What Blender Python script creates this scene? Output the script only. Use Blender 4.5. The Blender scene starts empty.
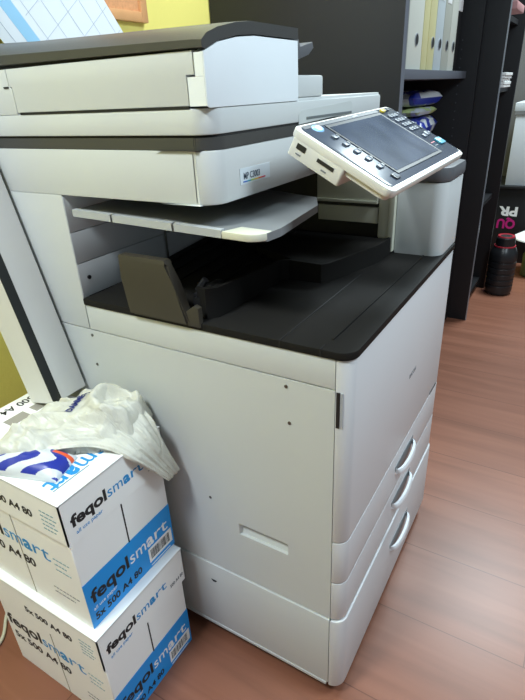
import bpy, bmesh, math, random
from mathutils import Vector, Matrix, Euler, noise
random.seed(7)
S = bpy.context.scene
COL = S.collection
PI = math.pi

# ---------------------------------------------------------------- camera
cd = bpy.data.cameras.new('camera'); cam = bpy.data.objects.new('camera', cd); COL.objects.link(cam)
cam.location = (0.22720, -0.54212, 1.04249)
cam.rotation_euler = (math.radians(63.3114), math.radians(2.52745), math.radians(30.69996))
cd.sensor_fit = 'VERTICAL'; cd.sensor_height = 36.0; cd.lens = 510.55 * 36.0 / 700.0
cd.clip_start = 0.01
S.camera = cam
# ---------------------------------------------------------------- light
S.view_settings.view_transform = 'Standard'; S.view_settings.look = 'None'
S.view_settings.gamma = 1.0; S.view_settings.use_curve_mapping = False
S.view_settings.exposure = 0.0
w = bpy.data.worlds.new('room_light'); S.world = w; w.use_nodes = True
w.node_tree.nodes['Background'].inputs[0].default_value = (0.80, 0.93, 1.0, 1)
w.node_tree.nodes['Background'].inputs[1].default_value = 0.25
def area(name, loc, target, size, power, color, sy=None):
    l = bpy.data.lights.new(name, 'AREA'); l.energy = power; l.color = color
    l.shape = 'RECTANGLE'; l.size = size; l.size_y = sy or size
    o = bpy.data.objects.new(name, l); COL.objects.link(o); o.location = loc
    o.rotation_euler = (Vector(target) - Vector(loc)).to_track_quat('-Z', 'Y').to_euler()
    return o
area('ceiling_light_far', (0.25, 2.55, 2.60), (0.20, 2.5, 0), 0.6, 80, (0.80, 0.95, 1.0), 0.6)
area('ceiling_light_near', (-0.45, -1.05, 2.35), (-0.4, -0.9, 0), 0.35, 42, (0.88, 0.97, 1.0))
area('fill_light_front', (1.05, 0.25, 2.00), (0.3, 0.25, 0.4), 0.5, 28, (0.76, 0.91, 1.0))  # added fill for the upper front faces, not a known ceiling lamp
area('fill_light_wall', (-0.42, 0.75, 2.20), (-0.55, 0.75, 0), 0.35, 16, (0.88, 0.98, 1.0))  # added lamp to brighten the wall top and feeder

# ---------------------------------------------------------------- materials
MATS = {}
def lin(c):
    return tuple(((v/255.0)/12.92 if v/255.0 <= 0.04045 else ((v/255.0+0.055)/1.055)**2.4) for v in c)
def mat(name, rgb, rough=0.5, metal=0.0, var=0.04, scale=8.0, bump=0.0, bscale=300.0, spec=0.5, trans=0.0, emit=None, coat=0.0):
    if name in MATS: return MATS[name]
    m = bpy.data.materials.new(name); m.use_nodes = True; nt = m.node_tree; b = nt.nodes['Principled BSDF']
    c = lin(rgb)
    tc = nt.nodes.new('ShaderNodeTexCoord'); nz = nt.nodes.new('ShaderNodeTexNoise'); nz.inputs['Scale'].default_value = scale
    nz.inputs['Detail'].default_value = 4
    nt.links.new(tc.outputs['Object'], nz.inputs['Vector'])
    mx = nt.nodes.new('ShaderNodeMix'); mx.data_type = 'RGBA'
    mx.inputs[6].default_value = tuple(v*(1-var) for v in c) + (1,)
    mx.inputs[7].default_value = tuple(min(1, v*(1+var)) for v in c) + (1,)
    nt.links.new(nz.outputs['Fac'], mx.inputs[0]); nt.links.new(mx.outputs[2], b.inputs['Base Color'])
    b.inputs['Roughness'].default_value = rough; b.inputs['Metallic'].default_value = metal
    b.inputs['Specular IOR Level'].default_value = spec
    b.inputs['Coat Weight'].default_value = coat
    if trans: b.inputs['Transmission Weight'].default_value = trans
    if bump:
        n2 = nt.nodes.new('ShaderNodeTexNoise'); n2.inputs['Scale'].default_value = bscale
        nt.links.new(tc.outputs['Object'], n2.inputs['Vector'])
        bp = nt.nodes.new('ShaderNodeBump'); bp.inputs['Strength'].default_value = bump; bp.inputs['Distance'].default_value = 0.002
        nt.links.new(n2.outputs['Fac'], bp.inputs['Height']); nt.links.new(bp.outputs['Normal'], b.inputs['Normal'])
    MATS[name] = m; return m
WHITE = mat('copier_white_plastic', (196, 200, 200), 0.42, var=0.03, scale=5, bump=0.05)
WHITE2 = mat('copier_front_plastic', (204, 206, 208), 0.38, var=0.03, scale=5, bump=0.04)
CREAM = mat('aged_cream_plastic', (204, 204, 186), 0.4)
GREYP = mat('light_grey_plastic', (168, 172, 176), 0.45)
INGREY = mat('inner_grey_plastic', (216, 222, 226), 0.5)
TRAYG = mat('tray_grey_plastic', (120, 123, 125), 0.4)
STOPM = mat('stop_brown_grey_plastic', (60, 56, 49), 0.5, spec=.3)
DARK = mat('dark_grey_plastic', (32, 31, 30), 0.55, bump=0.15, bscale=900, spec=0.07)
LIDM = mat('lid_grey_plastic', (60, 60, 59), 0.45, bump=0.1, bscale=900)
CAPG = mat('cap_grey_plastic', (88, 90, 94), 0.4)
BLACK = mat('black_gap', (14, 14, 15), 0.7)
NBLACK = mat('near_black_plastic', (30, 30, 32), 0.45)
BEZEL = mat('bezel_grey_plastic', (60, 68, 82), 0.25, spec=.2)
BTN = mat('button_grey', (88, 96, 110), 0.35)
BTND = mat('button_dark_grey', (42, 46, 54), 0.35)  # darker grey for button lenses and a few buttons
YEL = mat('yellow_button', (214, 190, 60), 0.4)
BLUEL = mat('pale_blue_oval', (140, 190, 235), 0.3)  # pale blue of the home button oval
TEAL = mat('teal_button', (70, 150, 175), 0.4)
METAL = mat('screw_metal', (120, 118, 112), 0.35, metal=0.9)
HANDLE = mat('handle_white_plastic', (228, 232, 236), 0.3)
POCKET = mat('pocket_shade_grey', (112, 120, 124), 0.4)
CARD = mat('white_card', (240, 241, 240), 0.55, var=0.02)
INK = mat('black_ink', (26, 26, 30), 0.6)
INKB = mat('blue_ink', (28, 140, 205), 0.5)
INKT = mat('teal_grey_ink', (110, 150, 165), 0.6)
INKG = mat('grey_ink', (120, 124, 130), 0.6)
INKW = mat('white_ink', (240, 240, 240), 0.5)
INKN = mat('navy_ink', (50, 60, 140), 0.5)
BLUEBAND = mat('blue_band_ink', (8, 146, 226), 0.45, var=0.03)
MAGENTA = mat('magenta_ink', (190, 30, 120), 0.5)
CART = mat('white_carton', (208, 208, 206), 0.5)
CARTB = mat('carton_black_strip', (24, 28, 28), 0.5)
YWALL = mat('yellow_wall_paint', (238, 225, 124), 0.8, var=0.05, scale=3, bump=0.25, bscale=120)
GWALL = mat('grey_wall_paint', (92, 90, 92), 0.8, bump=0.2, bscale=120)
CABB = mat('black_cabinet_laminate', (28, 28, 31), 0.5, spec=.35, var=0.12, scale=3, bump=0.1, bscale=200)
CABG = mat('dark_grey_cabinet_edge', (96, 100, 110), 0.45)
SILV = mat('silver_edge_strip', (170, 176, 186), 0.3, metal=0.6)
BOTB = mat('black_bottle_plastic', (30, 31, 34), 0.3)
RED = mat('red_print', (168, 36, 52), 0.5)
BIN_A = mat('binder_white', (206, 208, 198), 0.55); BIN_B = mat('binder_cream', (206, 200, 150), 0.55)
BIN_C = mat('binder_pale_blue', (190, 200, 204), 0.5); BIN_D = mat('binder_grey', (176, 178, 168), 0.55)
PACKW = mat('pack_white_plastic', (205, 210, 215), 0.35); PACKB = mat('pack_blue_plastic', (30, 48, 150), 0.35)
PACKY = mat('pack_pale_green', (190, 205, 140), 0.4)
CORK = mat('cork', (205, 150, 105), 0.9, var=0.25, scale=160, bump=0.5, bscale=200)
CFRAME = mat('cork_frame_wood', (214, 160, 110), 0.5, var=0.1, scale=30)
PAPER = mat('sheet_paper', (224, 230, 236), 0.7, var=0.02)
GREEN = mat('green_bottle', (70, 84, 52), 0.35)
PINK = mat('dusty_pink_card', (190, 140, 140), 0.6)
ORANGE = mat('orange_print', (225, 90, 50), 0.5)
BROWNC = mat('barcode_grey', (150, 146, 138), 0.6)

def screen_mat():
    m = bpy.data.materials.new('smudged_screen_glass'); m.use_nodes = True; nt = m.node_tree; b = nt.nodes['Principled BSDF']
    tc = nt.nodes.new('ShaderNodeTexCoord'); nz = nt.nodes.new('ShaderNodeTexNoise'); nz.inputs['Scale'].default_value = 18; nz.inputs['Detail'].default_value = 5
    nt.links.new(tc.outputs['Object'], nz.inputs['Vector'])
    r = nt.nodes.new('ShaderNodeValToRGB'); r.color_ramp.elements[0].position = .35; r.color_ramp.elements[1].position = .7
    r.color_ramp.elements[0].color = lin((50, 60, 76)) + (1,); r.color_ramp.elements[1].color = lin((74, 84, 102)) + (1,)
    nt.links.new(nz.outputs['Fac'], r.inputs[0]); nt.links.new(r.outputs[0], b.inputs['Base Color'])
    b.inputs['Roughness'].default_value = .16; b.inputs['Specular IOR Level'].default_value = .35
    return m
SCREEN = screen_mat()

def floor_mat():
    m = bpy.data.materials.new('laminate_floor'); m.use_nodes = True; nt = m.node_tree; b = nt.nodes['Principled BSDF']
    N = nt.nodes.new; L = nt.links.new
    tc = N('ShaderNodeTexCoord'); mp = N('ShaderNodeMapping'); mp.inputs['Location'].default_value = (0.44, 0.164, 0)
    L(tc.outputs['Object'], mp.inputs['Vector'])
    br = N('ShaderNodeTexBrick'); br.inputs['Scale'].default_value = 1; br.inputs['Brick Width'].default_value = 1.2; br.inputs['Row Height'].default_value = 0.2
    br.inputs['Mortar Size'].default_value = 0.0012; br.inputs['Mortar Smooth'].default_value = 0.2; br.offset = 0.37; br.offset_frequency = 2
    br.inputs['Color1'].default_value = (0, 0, 0, 1); br.inputs['Color2'].default_value = (1, 1, 1, 1); br.inputs['Mortar'].default_value = (.5, .5, .5, 1)
    L(mp.outputs[0], br.inputs['Vector'])
    m2 = N('ShaderNodeMapping'); m2.inputs['Scale'].default_value = (1.2, 14, 1); L(tc.outputs['Object'], m2.inputs['Vector'])
    add = N('ShaderNodeVectorMath'); add.operation = 'ADD'; L(m2.outputs[0], add.inputs[0])
    sc = N('ShaderNodeVectorMath'); sc.operation = 'SCALE'; sc.inputs['Scale'].default_value = 7.0; L(br.outputs['Color'], sc.inputs[0]); L(sc.outputs[0], add.inputs[1])
    nz = N('ShaderNodeTexNoise'); nz.inputs['Scale'].default_value = 1.6; nz.inputs['Detail'].default_value = 6; nz.inputs['Distortion'].default_value = 0.6
    L(add.outputs[0], nz.inputs['Vector'])
    r = N('ShaderNodeValToRGB'); e = r.color_ramp.elements
    e[0].position = .25; e[0].color = lin((122, 78, 60)) + (1,); e[1].position = .75; e[1].color = lin((146, 97, 77)) + (1,)
    x = r.color_ramp.elements.new(.5); x.color = lin((136, 88, 69)) + (1,)
    L(nz.outputs['Fac'], r.inputs[0])
    tone = N('ShaderNodeMix'); tone.data_type = 'RGBA'; tone.blend_type = 'MULTIPLY'; tone.inputs[0].default_value = .10
    L(r.outputs[0], tone.inputs[6]); L(br.outputs['Color'], tone.inputs[7])
    seam = N('ShaderNodeMix'); seam.data_type = 'RGBA'; L(br.outputs['Fac'], seam.inputs[0]); L(tone.outputs[2], seam.inputs[6])
    seam.inputs[7].default_value = lin((98, 60, 46)) + (1,)
    L(seam.outputs[2], b.inputs['Base Color'])
    b.inputs['Roughness'].default_value = .36; b.inputs['Specular IOR Level'].default_value = .45
    bp = N('ShaderNodeBump'); bp.inputs['Strength'].default_value = .08; bp.inputs['Distance'].default_value = .001
    L(nz.outputs['Fac'], bp.inputs['Height']); L(bp.outputs[0], b.inputs['Normal'])
    return m
FLOOR = floor_mat()
def bag_mat():
    m = bpy.data.materials.new('thin_white_plastic_film'); m.use_nodes = True; nt = m.node_tree; b = nt.nodes['Principled BSDF']
    b.inputs['Base Color'].default_value = lin((226, 226, 216)) + (1,); b.inputs['Roughness'].default_value = .30
    tr = nt.nodes.new('ShaderNodeBsdfTranslucent'); tr.inputs[0].default_value = lin((225, 222, 208)) + (1,)
    mx = nt.nodes.new('ShaderNodeMixShader'); mx.inputs[0].default_value = .3
    nz = nt.nodes.new('ShaderNodeTexNoise'); nz.inputs['Scale'].default_value = 1.0; nz.inputs['Detail'].default_value = 4; nz.inputs['Distortion'].default_value = 1.2
    tc = nt.nodes.new('ShaderNodeTexCoord'); mp = nt.nodes.new('ShaderNodeMapping'); mp.inputs['Rotation'].default_value = (0, 0, -.67); mp.inputs['Scale'].default_value = (18, 75, 30)
    nt.links.new(tc.outputs['Object'], mp.inputs['Vector']); nt.links.new(mp.outputs[0], nz.inputs['Vector'])
    bp = nt.nodes.new('ShaderNodeBump'); bp.inputs['Strength'].default_value = .8; bp.inputs['Distance'].default_value = .006
    nt.links.new(nz.outputs['Fac'], bp.inputs['Height']); nt.links.new(bp.outputs[0], b.inputs['Normal'])
    out = nt.nodes['Material Output']
    nt.links.new(b.outputs[0], mx.inputs[1]); nt.links.new(tr.outputs[0], mx.inputs[2]); nt.links.new(mx.outputs[0], out.inputs[0])
    return m
BAG = bag_mat()

# ---------------------------------------------------------------- helpers
def link(name, me, m, parent=None):
    if m is not None:
        for x in (m if isinstance(m, (list, tuple)) else [m]): me.materials.append(x)
    o = bpy.data.objects.new(name, me); COL.objects.link(o)
    if parent is not None:
        o.parent = parent
        base = Vector((0, 0, 0)); p = parent
        while p is not None: base += p.location; p = p.parent
        if not parent.get('_local', False) and not (parent.parent and parent.parent.get('_local', False)):
            o.location = -base          # mesh data are world coordinates
    return o
def done(name, bm, m, parent=None, smooth=False):
    bmesh.ops.recalc_face_normals(bm, faces=bm.faces)
    me = bpy.data.meshes.new(name); bm.to_mesh(me); bm.free()
    if smooth:
        for p in me.polygons: p.use_smooth = True
        try: me.set_sharp_from_angle(angle=math.radians(38))
        except Exception: pass
    return link(name, me, m, parent)
def root(name, loc, label, cat, group=None, local=False):
    o = bpy.data.objects.new(name, None); COL.objects.link(o); o.location = loc
    o.empty_display_size = .05
    o['label'] = label; o['category'] = cat
    if group: o['group'] = group
    if local: o['_local'] = True
    return o
def tag(o, label, cat, group=None):
    o['label'] = label; o['category'] = cat
    if group: o['group'] = group
    return o
def struct(o): o['kind'] = 'structure'; return o
def abox(bm, x0, x1, y0, y1, z0, z1, bev=0.0, seg=2):
    r = bmesh.ops.create_cube(bm, size=1.0)
    vs = r['verts']
    for v in vs:
        v.co = Vector((x0 + (v.co.x+.5)*(x1-x0), y0 + (v.co.y+.5)*(y1-y0), z0 + (v.co.z+.5)*(z1-z0)))
    if bev:
        es = list({e for v in vs for e in v.link_edges})
        bmesh.ops.bevel(bm, geom=es, offset=bev, segments=seg, profile=.6, affect='EDGES')
    return vs
def box(name, x0, x1, y0, y1, z0, z1, m, parent=None, bev=0.0, seg=2):
    bm = bmesh.new(); abox(bm, x0, x1, y0, y1, z0, z1, bev, seg)
    return done(name, bm, m, parent, smooth=bev > 0)
def aprism(bm, pts, axis, a, b, bev=0.0, seg=2):
    """extrude the polygon pts (2-D) along axis from a to b"""
    def P(p, t):
        if axis == 'z': return (p[0], p[1], t)
        if axis == 'y': return (p[0], t, p[1])
        return (t, p[0], p[1])
    v0 = [bm.verts.new(P(p, a)) for p in pts]; v1 = [bm.verts.new(P(p, b)) for p in pts]
    f0 = bm.faces.new(v0); f1 = bm.faces.new(v1[::-1]); n = len(pts)
    for i in range(n): bm.faces.new((v0[i], v1[i], v1[(i+1) % n], v0[(i+1) % n]))
    if bev:
        es = list(set(f0.edges) | set(f1.edges))
        bmesh.ops.recalc_face_normals(bm, faces=bm.faces)
        bmesh.ops.bevel(bm, geom=es, offset=bev, segments=seg, profile=.6, affect='EDGES')
def prism(name, pts, axis, a, b, m, parent=None, bev=0.0):
    bm = bmesh.new(); aprism(bm, pts, axis, a, b, bev); return done(name, bm, m, parent, smooth=True)
def arc(cx, cy, r, a0, a1, n=8):
    return [(cx + r*math.cos(math.radians(a0+(a1-a0)*i/n)), cy + r*math.sin(math.radians(a0+(a1-a0)*i/n))) for i in range(n+1)]
def frame(o, xd, yd):
    """4x4 from origin, x dir, y dir"""
    x = Vector(xd).normalized(); y = Vector(yd).normalized(); z = x.cross(y).normalized(); y = z.cross(x)
    M = Matrix((x, y, z)).transposed().to_4x4(); M.translation = Vector(o); return M
def fit(body, width, height, o, xd, yd, m, parent, bold=0.0):
    """printed words stretched to a given width, x-height lettering of a given size"""
    t = text(body, height, (0, 0, 0), (1, 0, 0), (0, 1, 0), m, parent, bold=bold)
    xs = [v.co.x for v in t.data.vertices]; x0, x1 = min(xs), max(xs)
    t.data.transform(frame(o, xd, yd) @ Matrix.Diagonal((width/(x1-x0), 1, 1, 1)) @ Matrix.Translation((-x0, 0, 0)))
    return t
def text(body, size, o, xd, yd, m, parent=None, bold=0.0, align='LEFT', name='printed_text', ext=0.00015, sx=1.0, spacing=1.0, shear=0.0):
    cu = bpy.data.curves.new('t', 'FONT'); cu.body = body; cu.size = size; cu.extrude = ext; cu.offset = bold
    cu.align_x = align; cu.space_character = spacing; cu.shear = shear; cu.resolution_u = 3
    ob = bpy.data.objects.new('t', cu); COL.objects.link(ob)
    bpy.context.view_layer.update()
    me = bpy.data.meshes.new_from_object(ob.evaluated_get(bpy.context.evaluated_depsgraph_get()))
    bpy.data.objects.remove(ob); bpy.data.curves.remove(cu)
    me.transform(frame(o, xd, yd) @ Matrix.Diagonal((sx, 1, 1, 1)))
    me.materials.clear(); me.name = name
    return link(name, me, m, parent)
def tube(bm, pts, r, seg=10, closed=False):
    rings = []; n = len(pts); P = [Vector(p) for p in pts]; up = None
    for i, p in enumerate(P):
        t = (P[min(i+1, n-1)] - P[max(i-1, 0)]).normalized()
        if up is None: up = t.orthogonal().normalized()
        up = (up - t*up.dot(t)).normalized(); s = t.cross(up)
        rr = r[i] if isinstance(r, (list, tuple)) else r
        rings.append([bm.verts.new(p + (up*math.cos(2*PI*k/seg) + s*math.sin(2*PI*k/seg))*rr) for k in range(seg)])
    for a, b in zip(rings, rings[1:]):
        for k in range(seg): bm.faces.new((a[k], a[(k+1) % seg], b[(k+1) % seg], b[k]))
    bm.faces.new(rings[0][::-1]); bm.faces.new(rings[-1])
def lathe(bm, prof, cx, cy, seg=28, M=None):
    rings = []
    for r, z in prof:
        rings.append([bm.verts.new((cx + r*math.cos(2*PI*k/seg), cy + r*math.sin(2*PI*k/seg), z)) for k in range(seg)])
    for a, b in zip(rings, rings[1:]):
        for k in range(seg): bm.faces.new((a[k], a[(k+1) % seg], b[(k+1) % seg], b[k]))
    bm.faces.new(rings[0][::-1]); bm.faces.new(rings[-1])
def cyl_y(bm, x, z, r, y0, y1, seg=14):
    aprism(bm, [(x + r*math.cos(2*PI*k/seg), z + r*math.sin(2*PI*k/seg)) for k in range(seg)], 'y', y0, y1)

# ================================================================= SETTING
WX = -0.80
struct(box('floor', WX-.1, 3.2, -2.6, 3.6, -.05, 0, FLOOR))
struct(box('wall_back', WX-.1, WX, -2.6, 3.6, 0, 2.7, YWALL))
struct(box('wall_far', WX, 3.2, 3.45, 3.55, 0, 2.7, GWALL))

# ================================================================= COPIER
W = 0.587; FX = 0.0216
K = root('office_copier', (-.32, .29, 0), 'large white multifunction copier with dark output deck and tilted touch panel', 'copier')
def outline(grow=0.0, r=FX, x0=.0004):
    g = grow
    return [(x0, 0-g)] + arc(0, r, r+g, -90, 0, 8)[1:] + arc(0, W-r, r+g, 0, 90, 8)[:-1] + [(x0, W+g)]
ZB, Z2, Z1, ZT, ZD, Z0 = .2216, .3137, .406, .685, .7314, .035
box('inner_chassis', -.655, -.012, .014, W-.014, .05, .722, BLACK, K)
# casters
for cx, cy in ((-.60, .05), (-.05, .05), (-.60, .53), (-.05, .53)):
    bm = bmesh.new(); cyl_y(bm, cx, .0225, .0225, cy-.011, cy+.011, 20); abox(bm, cx-.014, cx+.014, cy-.017, cy-.013, .018, .05); abox(bm, cx-.014, cx+.014, cy+.013, cy+.017, .018, .05)
    done('caster', bm, NBLACK, K, True)
# side plate with a recessed grip
def plate_hole(x0, x1, z0, z1, hx0, hx1, hz0, hz1, y, depth, back):
    bm = bmesh.new(); xs = [x0, hx0, hx1, x1]; zs = [z0, hz0, hz1, z1]
    g = {}
    for i, x in enumerate(xs):
        for j, z in enumerate(zs): g[i, j] = bm.verts.new((x, y, z)); 
    for i in range(3):
        for j in range(3):
            if (i, j) != (1, 1): bm.faces.new((g[i, j], g[i+1, j], g[i+1, j+1], g[i, j+1]))
    c = [(1, 1), (2, 1), (2, 2), (1, 2)]
    # the grip slopes: deep at its top, shallow at its lower lip
    d = []
    for (i, j) in c:
        v = g[i, j].co; d.append(bm.verts.new((v.x + (.004 if i == 1 else -.002), y + (depth if j == 2 else depth*.45), v.z)))
    for k in range(4): bm.faces.new((g[c[k]], g[c[(k+1) % 4]], d[(k+1) % 4], d[k]))
    bm.faces.new(d)
    o = [(0, 0), (3, 0), (3, 3), (0, 3)]; b = [bm.verts.new((g[q].co.x, back, g[q].co.z)) for q in o]
    edge = {(0, 0): [(0, 0), (1, 0), (2, 0), (3, 0)], (3, 0): [(3, 0), (3, 1), (3, 2), (3, 3)], (3, 3): [(3, 3), (2, 3), (1, 3), (0, 3)], (0, 3): [(0, 3), (0, 2), (0, 1), (0, 0)]}
    for k in range(4):
        ch = [g[q] for q in edge[o[k]]]
        bm.faces.new(ch + [b[(k+1) % 4], b[k]])
    return bm
bm = plate_hole(-.66, -.0008, ZB+.0012, ZT-.001, -.179, -.080, .335, .361, 0.0, .012, .013)
done('side_cover', bm, WHITE, K)
bm = bmesh.new()
abox(bm, -.66, -.0008, -.003, .013, Z0+.006, ZB-.001, .0025)
abox(bm, -.66, -.004, -.0042, .006, Z0, Z0+.008, .0015)
done('lower_side_cover', bm, WHITE, K, True)
box('deck_side_rail', -.4655, -.0008, 0, .013, ZT+.001, ZD-.0005, WHITE, K, .0012)
# screws / holes in the side
for x, z in ((-.075, .672), (-.071, .611), (-.464, .674), (-.467, .615), (-.237, .397)):
    bm = bmesh.new(); cyl_y(bm, x, z, .0028, -.0009, .004, 12); done('screw', bm, METAL, K, True)
bm = bmesh.new(); aprism(bm, [(-.257, .177), (-.243, .177), (-.247, .172), (-.253, .172)], 'y', -.0036, .003); done('cover_tab', bm, NBLACK, K)
# front: door and three drawers with rounded vertical edges
prism('front_door', outline(), 'z', Z1+.001, ZD-.0005, WHITE2, K, .0014)
prism('drawer_front', outline(), 'z', Z2+.001, Z1-.001, WHITE2, K, .0014)
D2 = prism('drawer_front', outline(), 'z', ZB+.002, Z2-.001, WHITE2, K, .0014)
D3 = prism('drawer_front', outline(.0028), 'z', Z0, ZB-.0015, WHITE2, K, .004)
box('right_side_cover', -.66, -.0008, W-.013, W, Z0, ZD-.0005, WHITE, K, .002)
box('rear_cover', -.672, -.66, 0, W, Z0, .912, WHITE, K, .002)
for yc, zc, half, dr in ((.3185, .3585, .0575, None), (.3165, .2705, .0595, None), (.3240, .145, .060, None)):
    fx = FX + (.0028 if zc < .2 else 0)
    # flat plate for the scooped pocket, its recess shade put into the grey
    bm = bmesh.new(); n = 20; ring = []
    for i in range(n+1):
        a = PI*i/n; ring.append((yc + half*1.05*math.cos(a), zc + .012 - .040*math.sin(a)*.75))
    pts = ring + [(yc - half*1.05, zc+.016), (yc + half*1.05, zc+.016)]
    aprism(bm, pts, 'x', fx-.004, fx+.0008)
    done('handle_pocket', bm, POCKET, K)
    bm = bmesh.new(); n = 22; prev = None
    rows = []
    for i in range(n+1):
        a = PI*i/n; y = yc + half*math.cos(a); s = math.sin(a)
        bul = .0135*(s**.75); h = .0055 + .0035*s; t = .0035
        zz = zc + .004 - .006*s
        rows.append([bm.verts.new((fx + bul + dx - (0.002 if s < .05 else 0), y - (math.cos(a)*0.002 if dx > 0 else 0), zz + dz)) for dx, dz in ((-t, -h), (t*.6, -h), (t, -h*.4), (t, h*.5), (t*.4, h), (-t, h))])
    for a, b in zip(rows, rows[1:]):
        for k in range(6): bm.faces.new((a[k], a[(k+1) % 6], b[(k+1) % 6], b[k]))
    bm.faces.new(rows[0]); bm.faces.new(rows[-1][::-1])
    done('handle', bm, HANDLE, K, True)
# latch slot on the rounded front corner
bm = bmesh.new(); 
def onarc(t): # t degrees along corner arc
    return (FX*math.cos(math.radians(t)), FX + FX*math.sin(math.radians(t)))
p = [onarc(-89), onarc(-70), onarc(-66)]
q = [(x*1.0+.0006, y-.0008) for x, y in p]
aprism(bm, [(0.0015, .004), (.0015, -.0006), (.0062, -.0003), (.0072, .004)], 'z', .626, .683); done('latch_slot', bm, NBLACK, K)
bm = bmesh.new(); aprism(bm, [(.0074, .003), (.0074, .0002), (.0105, .001), (.0105, .004)], 'z', .627, .682); done('latch_plate', bm, GREYP, K)
text('RICOH', .0125, (FX+.0003, .300, .553), (0, 1, 0), (0, 0, 1), INKG, K, bold=.0002, spacing=1.15)
box('door_catch', FX-.001, FX+.0008, .50, .555, .4085, .413, NBLACK, K)
# deck
bm = bmesh.new()
deckout = [(-.4655, -.0022), (0, -.0022)] + arc(0, FX, FX+.0022, -90, 0, 8)[1:] + arc(0, W-FX, FX+.0022, 0, 90, 8) + [(-.4655, W+.0022)]
aprism(bm, deckout, 'z', ZD, ZD+.012, .002)
done('output_deck', bm, DARK, K, True)
ZK = ZD + .012
# narrow joints of the deck
box('deck_joint', -.0835, -.0815, -.0028, .30, ZD+.001, ZK+.0005, BLACK, K)
box('deck_joint', -.0225, -.0205, -.0028, .012, ZD+.001, ZK+.0005, BLACK, K)
bm = bmesh.new(); aprism(bm, [(-.020, .03), (-.0165, .03), (-.010, .452), (-.0135, .452)], 'z', ZK-.002, ZK+.0022, .0008); done('deck_ridge', bm, DARK, K, True)
# raised paper guide: ridge wall and plateau
zt_ = .783
bm = bmesh.new()
def wallstrip(P, th, z0, z1):
    # thin wall along the plan polyline P, th thick, z1 per point
    A = []
    for i, p in enumerate(P):
        q = Vector(P[min(i+1, len(P)-1)]) - Vector(P[max(i-1, 0)]); n_ = Vector((-q.y, q.x)).normalized()*th
        A.append(((p[0], p[1]), (p[0]+n_.x, p[1]+n_.y)))
    rr = [[bm.verts.new((*a_, z0)), bm.verts.new((*a_, z)), bm.verts.new((*b_, z)), bm.verts.new((*b_, z0))] for (a_, b_), z in zip(A, z1)]
    for u_, v_ in zip(rr, rr[1:]):
        for k in range(4): bm.faces.new((u_[k], u_[(k+1) % 4], v_[(k+1) % 4], v_[k]))
    bm.faces.new(rr[0]); bm.faces.new(rr[-1][::-1])
wallstrip([(-.236, .022), (-.214, .014), (-.203, .030), (-.198, .215), (-.188, .226), (-.128, .229), (-.118, .240), (-.080, .372), (-.075, .447)], .006, ZK-.001, [.790, .792, .790, .780, .779, .777, .777, .777, .777])
aprism(bm, [(-.186, .245), (-.128, .245), (-.086, .372), (-.081, .446), (-.30, .446), (-.30, .30)], 'z', ZK-.001, .7735, .002)
done('raised_guide', bm, DARK, K, True)
bm = bmesh.new()  # sloping paper bed to the rear of the ridge
v = [bm.verts.new(c) for c in ((-.462, .035, ZK), (-.232, .035, ZK), (-.232, .44, ZK), (-.462, .44, ZK), (-.462, .12, ZK+.004), (-.232, .12, ZK+.004), (-.232, .44, .772), (-.462, .44, .772))]
bm.faces.new((v[0], v[1], v[5], v[4])); bm.faces.new((v[4], v[5], v[6], v[7])); bm.faces.new((v[0], v[4], v[7], v[3])); bm.faces.new((v[1], v[2], v[6], v[5])); bm.faces.new((v[2], v[3], v[7], v[6])); bm.faces.new((v[0], v[3], v[2], v[1]))
done('paper_bed', bm, DARK, K)
for k, x in enumerate((-.44, -.40, -.36, -.32, -.28)):
    bm = bmesh.new(); aprism(bm, [(.13, ZK+.004), (.13, ZK+.008), (.43, .777), (.43, .770)], 'x', x-.0015, x+.0015); done('bed_rib', bm, DARK, K)
# end fence
bm = bmesh.new()
def ring_at(z, x0, x1, y0, y1): return [bm.verts.new(c) for c in ((x0, y0, z), (x1, y0, z), (x1, y1, z), (x0, y1, z))]
rs = [ring_at(ZD+.010, -.352, -.232, -.010, .010), ring_at(.80, -.354, -.250, -.012, .006), ring_at(.828, -.355, -.258, -.013, .004), ring_at(.8355, -.351, -.264, -.011, .002)]
for a, b in zip(rs, rs[1:]):
    for k in range(4): bm.faces.new((a[k], a[(k+1) % 4], b[(k+1) % 4], b[k]))
bm.faces.new(rs[0][::-1]); bm.faces.new(rs[-1])
bmesh.ops.bevel(bm, geom=[e for e in bm.edges if abs(e.verts[0].co.z-e.verts[1].co.z) > .01], offset=.004, segments=2, affect='EDGES')
aprism(bm, [(-.345, ZD+.006), (-.214, ZD+.006), (-.214, .768), (-.222, .771), (-.240, .758), (-.345, .752)], 'y', -.006, .004, .0015)
done('paper_stop', bm, STOPM, K, True)
bm = bmesh.new()
tube(bm, [(-.235, .02, .765), (-.235, .085, .768)], .009, 10); abox(bm, -.25, -.232, .03, .05, ZK, .775, .002); abox(bm, -.262, -.24, .075, .11, ZK, .772, .003)
tube(bm, [(-.255, .05, .772), (-.242, .055, .79)], .006, 8)
done('stop_slider', bm, NBLACK, K, True)
# rear tower part beside the opening
box('rear_side_cover', -.66, -.4672, 0, .014, ZT+.001, .9145, WHITE, K, .0012)
box('rear_chassis', -.655, -.472, .015, W-.01, .7, .912, BLACK, K)
for z0, z1 in ((ZK, .8015), (.8025, .8540), (.8550, .9115)):
    box('inner_cover', -.475, -.4665, .001, .448, z0, z1, INGREY, K, .0006)
bm = bmesh.new(); 
r = bmesh.ops.create_cone(bm, cap_ends=True, segments=12, radius1=.0035, radius2=.0035, depth=.003, matrix=Matrix.Translation((-.4655, .02, .775)) @ Matrix.Rotation(PI/2, 4, 'Y')); done('screw', bm, NBLACK, K)
bm = bmesh.new(); tube(bm, [(-.463, .2215, .754), (-.463, .2215, .81)], .002, 8); done('guide_pin', bm, METAL, K, True)
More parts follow.
